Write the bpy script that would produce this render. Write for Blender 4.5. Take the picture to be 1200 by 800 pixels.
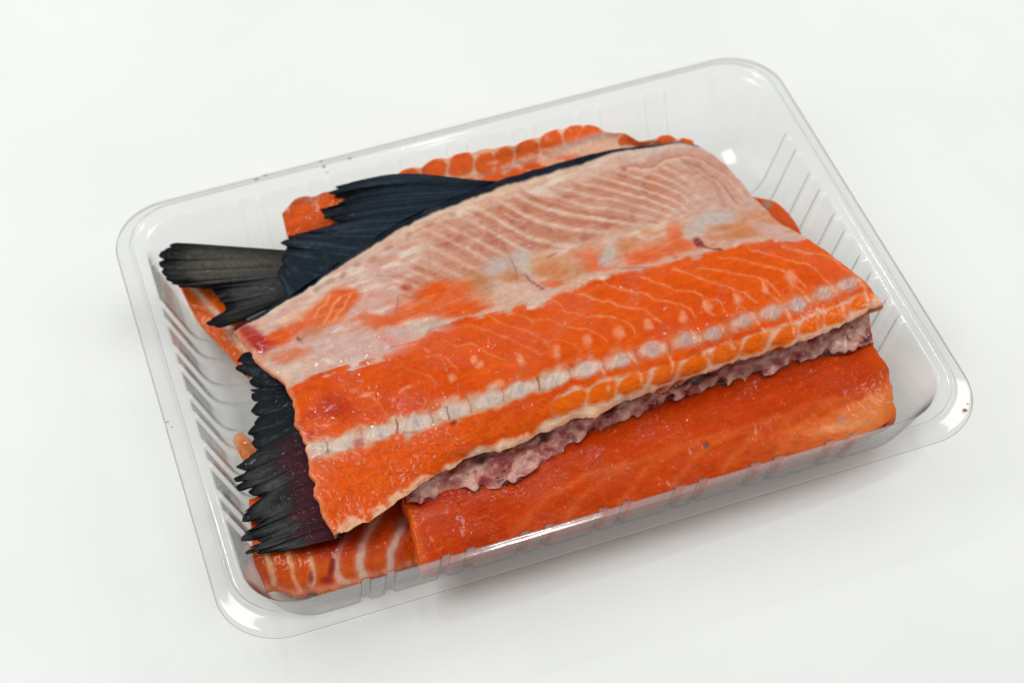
import bpy, math
import numpy as np
from mathutils import Matrix, Vector

# ------------------------------------------------------------------ scene, camera, light
for o in list(bpy.data.objects):
    bpy.data.objects.remove(o)
S = bpy.context.scene
COL = S.collection
CM = 0.01

# camera solved from the four corners of the tray rim (world: x along the tray, y to its back, z up)
F_PX, CX, CY = 2370.0, 600.0, 400.0
R = np.array([[0.9470579954696349, -0.26358995509813105, 0.18330708875655202],
              [-0.31971733658134144, -0.7220605285802112, 0.6135221412107303],
              [-0.02935946025338998, -0.6396475034249969, -0.7681074751984897]])
CAMP = np.array([-14.739395, -47.139634, 60.997306])          # cm

cam = bpy.data.cameras.new('camera')
camo = bpy.data.objects.new('camera', cam)
COL.objects.link(camo)
M3 = R @ np.diag([1, -1, -1])
m = Matrix.Identity(4)
for i in range(3):
    for j in range(3):
        m[i][j] = M3[i, j]
    m[i][3] = CAMP[i] * CM
camo.matrix_world = m
cam.sensor_width = 36.0
cam.lens = F_PX / 1200 * 36
cam.clip_start = 0.01
cam.clip_end = 50
cam.dof.use_dof = True
cam.dof.focus_distance = 0.70
cam.dof.aperture_fstop = 11
S.camera = camo

w = bpy.data.worlds.new('World')
S.world = w
w.use_nodes = True
bg = w.node_tree.nodes['Background']
bg.inputs['Color'].default_value = (0.97, 1.0, 0.97, 1)
bg.inputs['Strength'].default_value = 0.43

def area(name, loc, target, size, power, color=(1, 1, 1), size_y=None):
    l = bpy.data.lights.new(name, 'AREA')
    l.shape = 'RECTANGLE'
    l.size = size
    l.size_y = size_y or size
    l.energy = power
    l.color = color
    o = bpy.data.objects.new(name, l)
    COL.objects.link(o)
    o.location = loc
    o.rotation_euler = (Vector(target) - Vector(loc)).to_track_quat('-Z', 'Y').to_euler()
    return o
area('softbox_lamp', (-0.85, 0.20, 1.2), (0, 0, 0.02), 0.8, 10.0, (0.985, 1.0, 0.972), 0.8)
area('softbox_lamp', (1.15, 0.14, 1.05), (0, 0, 0.02), 0.9, 9.6, (0.985, 1.0, 0.972), 0.8)

area('glint_lamp', (-0.34, 0.72, 1.2), (0, 0, 0.02), 0.07, 1.4, (1.0, 1.0, 0.99), 0.07)  # small sources added only to raise sharp glints on the wet flesh
area('glint_lamp', (0.22, 0.80, 1.2), (0, 0, 0.02), 0.07, 1.0, (1.0, 1.0, 0.99), 0.07)  # second added source, glints on surfaces tilted right

S.view_settings.view_transform = 'Standard'
S.view_settings.look = 'None'
S.view_settings.exposure = 0.0
S.view_settings.gamma = 1.0
S.render.engine = 'CYCLES'
S.cycles.use_denoising = True
S.cycles.filter_width = 1.15
S.cycles.max_bounces = 12
S.cycles.transparent_max_bounces = 32
S.cycles.sample_clamp_indirect = 6

# ------------------------------------------------------------------ numeric helpers
def unproj(px, py, z):
    """photo pixel + height (cm) -> world point (cm)"""
    a = (px - CX) / F_PX
    b = (py - CY) / F_PX
    d = np.stack([R[k, 0] * a + R[k, 1] * b + R[k, 2] for k in range(3)], -1)
    t = (z - CAMP[2]) / d[..., 2]
    return CAMP + d * t[..., None]

def hash2(ix, iy, seed):
    h = (ix.astype(np.int64) * 374761393 + iy.astype(np.int64) * 668265263 + seed * 974634777) & 0xffffffff
    h = ((h ^ (h >> 13)) * 1274126177) & 0xffffffff
    h = h ^ (h >> 16)
    return (h & 0xffffff) / float(0xffffff)

def vnoise(x, y, seed=0):
    ix = np.floor(x); iy = np.floor(y)
    fx = x - ix; fy = y - iy
    fx = fx * fx * fx * (fx * (fx * 6 - 15) + 10)
    fy = fy * fy * fy * (fy * (fy * 6 - 15) + 10)
    a = hash2(ix, iy, seed); b = hash2(ix + 1, iy, seed)
    c = hash2(ix, iy + 1, seed); d = hash2(ix + 1, iy + 1, seed)
    return (a + (b - a) * fx) * (1 - fy) + (c + (d - c) * fx) * fy

def fbm(x, y, seed=0, octv=4, gain=.5):
    x = np.asarray(x, float); y = np.asarray(y, float)
    s = 0; amp = 1; tot = 0
    for k in range(octv):
        s = s + amp * (vnoise(x * 2 ** k + 17.3 * k, y * 2 ** k - 9.1 * k, seed + k) - .5) * 2
        tot += amp
        amp *= gain
    return s / tot

def sstep(a, b, x):
    t = np.clip((x - a) / (b - a), 0, 1)
    return t * t * (3 - 2 * t)

def catmull(knots, vals, t):
    """cubic through vals at knots; vals (n, ...) ; t (m,)"""
    knots = np.asarray(knots, float); vals = np.asarray(vals, float)
    n = len(knots)
    tan = np.zeros_like(vals)
    for i in range(n):
        if i == 0: tan[i] = (vals[1] - vals[0]) / (knots[1] - knots[0])
        elif i == n - 1: tan[i] = (vals[-1] - vals[-2]) / (knots[-1] - knots[-2])
        else: tan[i] = (vals[i + 1] - vals[i - 1]) / (knots[i + 1] - knots[i - 1])
    t = np.asarray(t, float)
    i = np.clip(np.searchsorted(knots, t, side='right') - 1, 0, n - 2)
    h = knots[i + 1] - knots[i]
    s = (t - knots[i]) / h
    sh = (slice(None),) + (None,) * (vals.ndim - 1)
    s = s[sh]; h = h[sh]
    return ((2 * s**3 - 3 * s**2 + 1) * vals[i] + (s**3 - 2 * s**2 + s) * h * tan[i]
            + (-2 * s**3 + 3 * s**2) * vals[i + 1] + (s**3 - s**2) * h * tan[i + 1])

def poly_sample(pts, n, smooth=True):
    pts = np.asarray(pts, float)
    d = np.r_[0, np.cumsum(np.linalg.norm(np.diff(pts[:, :2], axis=0), axis=1))]
    t = np.linspace(0, d[-1], n)
    if smooth and len(pts) > 2:
        return catmull(d, pts, t)
    return np.stack([np.interp(t, d, pts[:, k]) for k in range(pts.shape[1])], -1)

def loft(rows, zs, nu, nv):
    """rows: pixel polylines, zs: heights along each row -> X, Y, Z grids (nv, nu) and row coordinate V"""
    A = []
    for r, z in zip(rows, zs):
        p = poly_sample(r, nu)
        zz = catmull(np.linspace(0, 1, len(z)), np.array(z, float)[:, None], np.linspace(0, 1, nu))[:, 0]
        A.append(np.c_[p, zz])
    A = np.array(A)                                   # rows, nu, 3
    gap = np.array([np.mean(np.linalg.norm(A[i + 1, :, :2] - A[i, :, :2], axis=1)) for i in range(len(A) - 1)])
    kn = np.r_[0, np.cumsum(gap)]
    t = np.linspace(0, kn[-1], nv)
    G = catmull(kn, A, t)
    V = np.interp(t, kn, np.arange(len(rows)))
    return G[..., 0], G[..., 1], G[..., 2], np.repeat(V[:, None], nu, 1)

def grid_normals(P):
    du = np.gradient(P, axis=1); dv = np.gradient(P, axis=0)
    n = np.cross(du, dv)
    n *= np.sign(n[..., 2:3] + 1e-9)
    return n / (np.linalg.norm(n, axis=-1, keepdims=True) + 1e-12)

# ---- albedo painting on the pixel grid of a piece
class Paint:
    def __init__(s, X, Y, base, warp=2.5, wf=12., seed=1):
        s.X, s.Y = X, Y
        s.wx = X + fbm(X / wf, Y / wf, seed, 3) * warp
        s.wy = Y + fbm(X / wf, Y / wf, seed + 50, 3) * warp
        s.c = np.ones(X.shape + (3,)) * np.array(base, float)
    def mix(s, col, m):
        s.c = s.c + (np.array(col, float) - s.c) * np.clip(m, 0, 1)[..., None]
    def blob(s, cx, cy, rx, ry, ang=0, soft=.4):
        a = math.radians(ang)
        dx = s.wx - cx; dy = s.wy - cy
        u = (dx * math.cos(a) + dy * math.sin(a)) / rx
        v = (-dx * math.sin(a) + dy * math.cos(a)) / ry
        d = np.sqrt(u * u + v * v)
        return 1 - sstep(1 - soft, 1 + soft, d)
    def dist(s, pts, warped=True):
        pts = np.asarray(pts, float)
        X = s.wx if warped else s.X; Y = s.wy if warped else s.Y
        best = np.full(X.shape, 1e9)
        for (x0, y0), (x1, y1) in zip(pts[:-1], pts[1:]):
            dx, dy = x1 - x0, y1 - y0
            t = np.clip(((X - x0) * dx + (Y - y0) * dy) / (dx * dx + dy * dy + 1e-9), 0, 1)
            best = np.minimum(best, (X - x0 - t * dx)**2 + (Y - y0 - t * dy)**2)
        return np.sqrt(best)
    def line(s, pts, wd, warped=True):
        return np.exp(-(s.dist(pts, warped) / wd)**2)

# ---- mesh emission
def emit(name, V, F, mat, parent=None, normals=None, colors=None, wet=None):
    """V (n,3) world cm, F (m,4) or (m,3) arrays or list of them"""
    if not isinstance(F, list): F = [F]
    F = [np.asarray(f, np.int64) for f in F if len(f)]
    used = np.unique(np.concatenate([f.ravel() for f in F]))
    remap = np.full(len(V), -1, np.int64); remap[used] = np.arange(len(used))
    me = bpy.data.meshes.new(name)
    v = (V[used] * CM).astype(np.float32)
    me.vertices.add(len(v)); me.vertices.foreach_set('co', v.ravel())
    loops = np.concatenate([remap[f].ravel() for f in F])
    sizes = np.concatenate([np.full(len(f), f.shape[1]) for f in F])
    starts = np.r_[0, np.cumsum(sizes)[:-1]]
    me.loops.add(len(loops)); me.loops.foreach_set('vertex_index', loops.astype(np.int32))
    me.polygons.add(len(sizes))
    me.polygons.foreach_set('loop_start', starts.astype(np.int32))
    me.polygons.foreach_set('loop_total', sizes.astype(np.int32))
    me.polygons.foreach_set('use_smooth', np.ones(len(sizes), bool))
    me.update(calc_edges=True)
    me.validate()
    if colors is not None:
        at = me.attributes.new('alb', 'FLOAT_COLOR', 'POINT')
        c = np.c_[np.clip(colors[used], 0, 1)**1.25, np.ones(len(used))].astype(np.float32)
        at.data.foreach_set('color', c.ravel())
    if wet is not None:
        at = me.attributes.new('wet', 'FLOAT', 'POINT')
        at.data.foreach_set('value', wet[used].astype(np.float32))
    if normals is not None:
        me.normals_split_custom_set_from_vertices([tuple(x) for x in normals[used]])
    me.materials.append(mat)
    o = bpy.data.objects.new(name, me)
    COL.objects.link(o)
    if parent: o.parent = parent
    return o

def vert_normals(V, Fs):
    N = np.zeros_like(V)
    for f in Fs:
        a, b, c = V[f[:, 0]], V[f[:, 1]], V[f[:, 2]]
        n = np.cross(b - a, c - a)
        if f.shape[1] == 4:
            n = n + np.cross(c - a, V[f[:, 3]] - a)
        for k in range(f.shape[1]):
            np.add.at(N, f[:, k], n)
    return N / (np.linalg.norm(N, axis=1, keepdims=True) + 1e-12)

def empty(name, loc, label, cat, group=None):
    o = bpy.data.objects.new(name, None)
    o.empty_display_size = .01
    COL.objects.link(o)
    o['label'] = label; o['category'] = cat
    if group: o['group'] = group
    return o

def slab(P, C, thick, skirt_col, wet=None, bulge=.18):
    """close a top sheet P (nv,nu,3; row 0 at the back, columns to the right) into a solid.
    returns V, quads(top), quads/tris(rest), colours, wet.  thick: (nv,nu); skirt_col: (boundary) colours or one"""
    nv, nu = P.shape[:2]
    idx = np.arange(nv * nu).reshape(nv, nu)
    top = np.stack([idx[1:, :-1], idx[1:, 1:], idx[:-1, 1:], idx[:-1, :-1]], -1).reshape(-1, 4)
    st = 3
    r = [(0, j) for j in range(0, nu - 1, st)] + [(i, nu - 1) for i in range(0, nv - 1, st)] \
        + [(nv - 1, j) for j in range(nu - 1, 0, -st)] + [(i, 0) for i in range(nv - 1, 0, -st)]
    # full-resolution loop so that the skirt shares every border vertex
    r = [(0, j) for j in range(nu - 1)] + [(i, nu - 1) for i in range(nv - 1)] \
        + [(nv - 1, j) for j in range(nu - 1, 0, -1)] + [(i, 0) for i in range(nv - 1, 0, -1)]
    r = np.array(r)
    ii = np.clip(r[:, 0], 4, nv - 5); jj = np.clip(r[:, 1], 4, nu - 5)
    B = P[r[:, 0], r[:, 1]]
    out = B - P[ii, jj]
    out[:, 2] = 0
    out /= np.linalg.norm(out, axis=1, keepdims=True) + 1e-9
    k = np.ones(9) / 9
    for c in range(3):
        out[:, c] = np.convolve(np.r_[out[-4:, c], out[:, c], out[:4, c]], k, 'valid')
    t = thick[r[:, 0], r[:, 1]][:, None]
    if np.ndim(bulge): bulge = bulge[:, None]
    down = np.array([0, 0, -1.])
    rings = [B + out * t * bulge * .6 + down * t * .15, B + out * t * bulge + down * t * .45,
             B + out * t * np.where(np.asarray(bulge) < 0, np.asarray(bulge) * 1.5, np.asarray(bulge) * .5) + down * t * .8, B + out * t * (np.minimum(bulge, 0) * 2 - .25) + down * t]
    # under side follows the top at a distance: coarse inner loops
    V = [P.reshape(-1, 3)]; base = [idx[r[:, 0], r[:, 1]]]
    n0 = nv * nu; nb = len(r)
    for k_, rg in enumerate(rings):
        V.append(rg); base.append(np.arange(n0 + k_ * nb, n0 + (k_ + 1) * nb))
    n1 = n0 + len(rings) * nb
    ci, cj = (nv - 1) / 2., (nu - 1) / 2.
    nin = 6
    for k_ in range(1, nin):
        f = k_ / nin
        a = np.clip(np.round(r[:, 0] + (ci - r[:, 0]) * f).astype(int), 0, nv - 1)
        b = np.clip(np.round(r[:, 1] + (cj - r[:, 1]) * f).astype(int), 0, nu - 1)
        V.append(P[a, b] + down * (thick[a, b][:, None]))
        base.append(np.arange(n1 + (k_ - 1) * nb, n1 + k_ * nb))
    n2 = n1 + (nin - 1) * nb
    V.append((P[int(ci), int(cj)] + down * thick[int(ci), int(cj)])[None])
    V = np.concatenate(V)
    quads = []
    for a, b in zip(base[:-1], base[1:]):
        quads.append(np.stack([a, b, np.roll(b, -1), np.roll(a, -1)], -1))
    quads = np.concatenate(quads)[:, ::-1]
    quads = quads[:, ::-1] if False else quads
    tri = np.stack([base[-1], np.roll(base[-1], -1), np.full(nb, n2)], -1)
    sc = np.asarray(skirt_col, float)
    cb = C[r[:, 0], r[:, 1]]
    if sc.ndim == 1: sc = np.repeat(sc[None], nb, 0)
    cols = [C.reshape(-1, 3), (cb + sc) / 2] + [sc] * (len(rings) - 1 + nin - 1) + [sc[:1]]
    cols = np.concatenate(cols)
    return V, top, quads, tri, cols, r

def fix_winding(V, top, quads, tri):
    """make the top face up and the rest consistent with it"""
    f = top[len(top) // 2]
    n = np.cross(V[f[1]] - V[f[0]], V[f[2]] - V[f[0]])
    if n[2] < 0:
        top = top[:, ::-1]
    # the last quads are underside: must face down
    f = quads[len(quads) - len(quads) // 20]
    n = np.cross(V[f[1]] - V[f[0]], V[f[2]] - V[f[0]])
    if n[2] > 0: quads = quads[:, ::-1]
    f = tri[0]
    n = np.cross(V[f[1]] - V[f[0]], V[f[2]] - V[f[0]])
    if n[2] > 0: tri = tri[:, ::-1]
    return top, quads, tri

# ------------------------------------------------------------------ materials
def new_mat(name):
    mt = bpy.data.materials.new(name)
    mt.use_nodes = True
    nt = mt.node_tree
    return mt, nt, nt.nodes, nt.links, nt.nodes['Principled BSDF']

def flesh_mat(name, rough=.5, coat=1.0, var=.10, bump=.16, fine=1500., coarse=330., coat_rough=.04, spec=.04, sss=.55, stretch=(1, 1, 1), rot=0.):
    mt, nt, N, L, P = new_mat(name)
    at = N.new('ShaderNodeAttribute'); at.attribute_name = 'alb'
    tc = N.new('ShaderNodeTexCoord')
    mp = N.new('ShaderNodeMapping'); mp.inputs['Scale'].default_value = stretch
    mp.inputs['Rotation'].default_value = (0, 0, rot)
    L.new(tc.outputs['Object'], mp.inputs['Vector'])
    n1 = N.new('ShaderNodeTexNoise'); n1.inputs['Scale'].default_value = coarse; n1.inputs['Detail'].default_value = 5
    n2 = N.new('ShaderNodeTexNoise'); n2.inputs['Scale'].default_value = fine; n2.inputs['Detail'].default_value = 3
    L.new(mp.outputs[0], n1.inputs['Vector']); L.new(mp.outputs[0], n2.inputs['Vector'])
    mr = N.new('ShaderNodeMapRange')
    mr.inputs['From Min'].default_value = .3; mr.inputs['From Max'].default_value = .7
    mr.inputs['To Min'].default_value = 1 - var; mr.inputs['To Max'].default_value = 1 + var
    L.new(n1.outputs['Fac'], mr.inputs['Value'])
    mr2 = N.new('ShaderNodeMapRange')
    mr2.inputs['From Min'].default_value = .3; mr2.inputs['From Max'].default_value = .7
    mr2.inputs['To Min'].default_value = 1 - var * .8; mr2.inputs['To Max'].default_value = 1 + var * .8
    L.new(n2.outputs['Fac'], mr2.inputs['Value'])
    mu = N.new('ShaderNodeMath'); mu.operation = 'MULTIPLY'
    L.new(mr.outputs[0], mu.inputs[0]); L.new(mr2.outputs[0], mu.inputs[1])
    vm = N.new('ShaderNodeVectorMath'); vm.operation = 'SCALE'
    L.new(at.outputs['Color'], vm.inputs[0]); L.new(mu.outputs[0], vm.inputs['Scale'])
    L.new(vm.outputs[0], P.inputs['Base Color'])
    # wet film
    n3 = N.new('ShaderNodeTexNoise'); n3.inputs['Scale'].default_value = coarse * 2.2; n3.inputs['Detail'].default_value = 6
    L.new(mp.outputs[0], n3.inputs['Vector'])
    ad = N.new('ShaderNodeMath'); ad.operation = 'MULTIPLY_ADD'
    ad.inputs[1].default_value = .35
    L.new(n2.outputs['Fac'], ad.inputs[0]); L.new(n3.outputs['Fac'], ad.inputs[2])
    bp = N.new('ShaderNodeBump'); bp.inputs['Strength'].default_value = bump; bp.inputs['Distance'].default_value = .0011
    L.new(ad.outputs[0], bp.inputs['Height'])
    L.new(bp.outputs[0], P.inputs['Normal'])
    bp2 = N.new('ShaderNodeBump'); bp2.inputs['Strength'].default_value = min(1, bump * 3.6); bp2.inputs['Distance'].default_value = .0011
    n4 = N.new('ShaderNodeTexNoise'); n4.inputs['Scale'].default_value = 330; n4.inputs['Detail'].default_value = 1.2; n4.inputs['Distortion'].default_value = .6
    L.new(mp.outputs[0], n4.inputs['Vector'])
    L.new(n4.outputs['Fac'], bp2.inputs['Height'])
    L.new(bp2.outputs[0], P.inputs['Coat Normal'])
    P.inputs['Roughness'].default_value = rough
    P.inputs['Specular IOR Level'].default_value = spec
    wt = N.new('ShaderNodeAttribute'); wt.attribute_name = 'wet'
    mc = N.new('ShaderNodeMath'); mc.operation = 'MULTIPLY'; mc.inputs[1].default_value = coat
    L.new(wt.outputs['Fac'], mc.inputs[0])
    L.new(mc.outputs[0], P.inputs['Coat Weight'])
    P.inputs['Coat Roughness'].default_value = coat_rough
    if sss:
        P.inputs['Subsurface Weight'].default_value = sss
        P.inputs['Subsurface Radius'].default_value = (1, .28, .10)
        P.inputs['Subsurface Scale'].default_value = .0022
    P.inputs['Coat IOR'].default_value = 1.38
    return mt

def plastic_mat(name, haze):
    mt, nt, N, L, P = new_mat(name)
    out = N['Material Output']
    N.remove(P)
    tr = N.new('ShaderNodeBsdfTransparent')
    gl = N.new('ShaderNodeBsdfGlossy'); gl.inputs['Roughness'].default_value = .10
    lw = N.new('ShaderNodeLayerWeight'); lw.inputs['Blend'].default_value = .5
    cr = N.new('ShaderNodeValToRGB')
    cr.color_ramp.elements[0].position = 0.0; cr.color_ramp.elements[0].color = (.988, .987, .985, 1)
    cr.color_ramp.elements[1].position = 1.0; cr.color_ramp.elements[1].color = (.30, .29, .28, 1)
    e = cr.color_ramp.elements.new(.72); e.color = (.96, .958, .955, 1)
    L.new(lw.outputs['Facing'], cr.inputs['Fac'])
    L.new(cr.outputs['Color'], tr.inputs['Color'])
    pw = N.new('ShaderNodeMath'); pw.operation = 'POWER'; pw.inputs[1].default_value = 5
    L.new(lw.outputs['Facing'], pw.inputs[0])
    fr = N.new('ShaderNodeMath'); fr.operation = 'MULTIPLY_ADD'; fr.inputs[1].default_value = .9; fr.inputs[2].default_value = .045
    L.new(pw.outputs[0], fr.inputs[0])
    mx = N.new('ShaderNodeMixShader')
    L.new(fr.outputs[0], mx.inputs['Fac']); L.new(tr.outputs[0], mx.inputs[1]); L.new(gl.outputs[0], mx.inputs[2])
    tc = N.new('ShaderNodeTexCoord')
    n = N.new('ShaderNodeTexNoise'); n.inputs['Scale'].default_value = 60; n.inputs['Detail'].default_value = 2
    L.new(tc.outputs['Object'], n.inputs['Vector'])
    bp = N.new('ShaderNodeBump'); bp.inputs['Strength'].default_value = .12; bp.inputs['Distance'].default_value = .002
    L.new(n.outputs['Fac'], bp.inputs['Height'])
    for q in (gl, lw): L.new(bp.outputs[0], q.inputs['Normal'])
    df = N.new('ShaderNodeBsdfDiffuse'); df.inputs['Color'].default_value = (.8, .8, .79, 1)
    mh = N.new('ShaderNodeMixShader'); mh.inputs['Fac'].default_value = haze
    L.new(mx.outputs[0], mh.inputs[1]); L.new(df.outputs[0], mh.inputs[2])
    L.new(mh.outputs[0], out.inputs['Surface'])
    return mt

def table_mat():
    mt, nt, N, L, P = new_mat('white_paper')
    tc = N.new('ShaderNodeTexCoord')
    n = N.new('ShaderNodeTexNoise'); n.inputs['Scale'].default_value = 900; n.inputs['Detail'].default_value = 4
    n2 = N.new('ShaderNodeTexNoise'); n2.inputs['Scale'].default_value = 9; n2.inputs['Detail'].default_value = 3
    L.new(tc.outputs['Object'], n.inputs['Vector']); L.new(tc.outputs['Object'], n2.inputs['Vector'])
    cr = N.new('ShaderNodeValToRGB')
    cr.color_ramp.elements[0].position = .35; cr.color_ramp.elements[0].color = (.80, .805, .80, 1)
    cr.color_ramp.elements[1].position = .65; cr.color_ramp.elements[1].color = (.83, .835, .83, 1)
    L.new(n2.outputs['Fac'], cr.inputs['Fac']); L.new(cr.outputs['Color'], P.inputs['Base Color'])
    P.inputs['Roughness'].default_value = .75
    P.inputs['Specular IOR Level'].default_value = .25
    bp = N.new('ShaderNodeBump'); bp.inputs['Strength'].default_value = .08; bp.inputs['Distance'].default_value = .0004
    L.new(n.outputs['Fac'], bp.inputs['Height']); L.new(bp.outputs[0], P.inputs['Normal'])
    return mt

MAT_FLESH = flesh_mat('salmon_flesh')
MAT_FIN = flesh_mat('dark_fin', rough=.6, coat=.16, var=.25, bump=.15, fine=2200, coarse=500, coat_rough=.12, spec=.10, sss=0)
MAT_PATCH = flesh_mat('salmon_patch', sss=0)
MAT_PLASTIC = plastic_mat('clear_plastic', .02)
MAT_EDGE = plastic_mat('plastic_edge', .02)
MAT_EDGE.node_tree.nodes['Color Ramp'].color_ramp.elements[0].color = (.55, .56, .56, 1)
MAT_EDGE.node_tree.nodes['Color Ramp'].color_ramp.elements[1].color = (.55, .56, .56, 1)
MAT_RIM = plastic_mat('rim_plastic', .045)
MAT_TABLE = table_mat()

# colours (linear albedo)
ORANGE = np.array([.73, .132, .002]); ORANGE_D = np.array([.66, .096, .002]); ORANGE_L = np.array([.80, .215, .014])
CREAM = np.array([.74, .56, .42]); PALE = np.array([.66, .455, .37]); STREAK = np.array([.54, .235, .15])
AMBER = np.array([.60, .22, .065]); GREYW = np.array([.56, .49, .46]); LAV = np.array([.64, .41, .385])
BONE = np.array([.68, .56, .49]); BONEB = np.array([.47, .42, .45]); BLOOD = np.array([.46, .026, .018])
NAVY = np.array([.010, .018, .035]); BLACKB = np.array([.006, .010, .014])

# ------------------------------------------------------------------ table
def quad_sheet(name, half, mat, z=0.):
    n = 5
    g = np.linspace(-half, half, n)
    V = np.array([[x, y, z] for y in g for x in g])
    idx = np.arange(n * n).reshape(n, n)
    F = np.stack([idx[:-1, :-1], idx[:-1, 1:], idx[1:, 1:], idx[1:, :-1]], -1).reshape(-1, 4)
    return emit(name, V, F, mat)
tb = quad_sheet('tabletop', 300, MAT_TABLE)
tb['kind'] = 'structure'

# ------------------------------------------------------------------ tray
def build_tray():
    root = empty('plastic_tray', (0, 0, 0), 'clear ribbed plastic food tray with rounded corners holding all the salmon', 'tray')
    A, B_, RO = 14.0, 10.56, 2.3
    # profile: inset from the outer edge, height, rib weight
    prof = [(-.02, 3.20, 0), (0, 3.28, 0), (.03, 3.37, 0), (.10, 3.43, 0), (.28, 3.48, 0), (.42, 3.52, 0), (.49, 3.55, 0), (.53, 3.61, 0), (.56, 3.68, 0), (.60, 3.72, 0),
            (.64, 3.70, 0), (.67, 3.64, 0), (.70, 3.59, 0), (.76, 3.575, 0), (.88, 3.57, 0), (.99, 3.57, 0), (1.04, 3.555, 0), (1.08, 3.51, .35), (1.12, 3.44, .9), (1.16, 3.32, 1)]
    p0 = np.array(prof)
    wall = [(1.16 + (1.78 - 1.16) * t, 3.32 - (3.32 - 1.45) * t, 1) for t in np.linspace(.08, 1, 12)]
    fil = []
    for a in np.linspace(0, 1, 14)[1:]:
        # quadratic blend from the wall's foot to the floor
        q0 = np.array([1.78, 1.45]); q1 = np.array([2.17, .14]); q2 = np.array([3.5, .14])
        q = (1 - a)**2 * q0 + 2 * a * (1 - a) * q1 + a * a * q2
        fil.append((q[0], q[1], 1 - .25 * a))
    flo = [(3.8, .14, .7), (4.3, .14, .6), (5.0, .14, .5), (5.6, .14, .3), (6.1, .14, 0), (7.0, .14, 0), (8.5, .14, 0), (10.0, .14, 0), (10.5, .14, 0)]
    prof = np.array(prof + wall + fil + flo)
    # denser profile through the same points
    kk = np.arange(len(prof))
    tt = np.linspace(0, len(prof) - 1, (len(prof) - 1) * 2 + 1)
    prof = np.stack([np.interp(tt, kk, prof[:, c]) for c in range(3)], -1)
    rib_x = [c + s * .44 for c in (-8.55, -5.70, -2.85, 0, 2.85, 5.70, 8.55) for s in (-1, 1)]
    rib_y = [c + s * .48 for c in (-4.68, -2.34, 0, 2.34, 4.68) for s in (-1, 1)]
    # perimeter stations: (side, param), straight parts in cm, corners in angle
    LX, LY = A - RO, B_ - RO
    def strat(L, ribs):
        xs = set(np.round(np.linspace(-L, L, int(L * 2 / .18)), 4))
        xs = [x for x in xs if all(abs(x - r) > .34 for r in ribs)]
        for r_ in ribs:
            if abs(r_) < L - .05:
                xs += list(np.linspace(r_ - .31, r_ + .31, 21))
        return sorted(xs)
    sx, sy = strat(LX, rib_x), strat(LY, rib_y)
    st = []
    ca = np.linspace(0, 90, 26)[1:-1]
    for x in sx: st.append(('S', x))
    for a in ca: st.append(('c0', a))
    for y in sy: st.append(('E', y))
    for a in ca: st.append(('c1', a))
    for x in sx[::-1]: st.append(('N', x))
    for a in ca: st.append(('c2', a))
    for y in sy[::-1]: st.append(('W', y))
    for a in ca: st.append(('c3', a))
    ns = len(st)
    def ridge(x, ribs):
        b = 0.; k = -1
        for i, r_ in enumerate(ribs):
            d = abs(x - r_)
            if d < .31:
                b = 1 - float(sstep(.13, .24, np.array(d))); k = i
        return b, k
    lab = np.full(ns, -1)
    h = np.zeros(ns)
    nrm = np.zeros((ns, 2))
    for i, (s, p) in enumerate(st):
        if s in 'SN':
            h[i], k = ridge(p, rib_x)
            if k >= 0: lab[i] = k + (0 if s == 'S' else 100)
            nrm[i] = (0, 1) if s == 'S' else (0, -1)
        elif s in 'EW':
            h[i], k = ridge(p, rib_y)
            if k >= 0: lab[i] = k + (200 if s == 'E' else 300)
            nrm[i] = (-1, 0) if s == 'E' else (1, 0)
    rows = []
    for ins, z, wr in prof:
        a, b = A - ins, B_ - ins
        r_ = max(RO - ins * .40, 1.0) if ins < 4 else max(1.0 - (ins - 4) * .2, .04)
        r_ = min(r_, a - .01, b - .01)
        r_ = max(r_, .02)
        lx, ly = a - r_, b - r_
        row = np.zeros((ns, 3))
        for i, (s, p) in enumerate(st):
            if s in 'SN':
                x = p * lx / LX if ins > 1.2 else p * min(1, lx / LX)
                # ribs keep their place: only the ends of the straight part stretch
                x = p if abs(p) < lx * .97 else math.copysign(lx * .97 + (abs(p) - lx * .97) * .02, p)
                row[i] = (x, -b if s == 'S' else b, z)
            elif s in 'EW':
                y = p if abs(p) < ly * .97 else math.copysign(ly * .97 + (abs(p) - ly * .97) * .02, p)
                row[i] = (a if s == 'E' else -a, y, z)
            else:
                t = math.radians(p)
                q = int(s[1])
                cx, cy = [(lx, -ly), (lx, ly), (-lx, ly), (-lx, -ly)][q]
                ang = [-math.pi / 2, 0, math.pi / 2, math.pi][q] + t
                row[i] = (cx + r_ * math.cos(ang), cy + r_ * math.sin(ang), z)
        # the two bulged facets of each corner
        row[:, :2] += nrm * (h * wr * .15)[:, None] * (1 if z > .5 else max(0., (z - .14) / .36))
        row[:, 2] += h * wr * .10 * (0 if z > 1.5 else (1.5 - z) / 1.36)
        rows.append(row)
    G = np.array(rows)                                # np, ns, 3
    npf = len(prof)
    idx = np.arange(npf * ns).reshape(npf, ns)
    nx = np.roll(idx, -1, 1)
    F = np.stack([idx[:-1], nx[:-1], nx[1:], idx[1:]], -1)     # npf-1, ns, 4
    V = G.reshape(-1, 3)
    Fq = F.reshape(-1, 4)
    N = vert_normals(V, [Fq])
    mid = N[idx[npf - 4, 3]]
    if mid[2] < 0:
        F = F[..., ::-1]; N = -N
    # thickness: a second skin 0.35 mm below / outside
    V2 = V - N * .035
    nV = len(V)
    VV = np.concatenate([V, V2]); NN = np.concatenate([N, -N])
    edge_lab = np.where((lab >= 0) & (np.roll(lab, -1) == lab), lab, -1)
    def both(mask):
        f = F[mask].reshape(-1, 4)
        return np.concatenate([f, f[:, ::-1] + nV])
    wi = np.array([(prof[i, 2] > 0 and prof[i + 1, 2] > 0) or (prof[i, 2] > 0) for i in range(npf - 1)])
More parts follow.
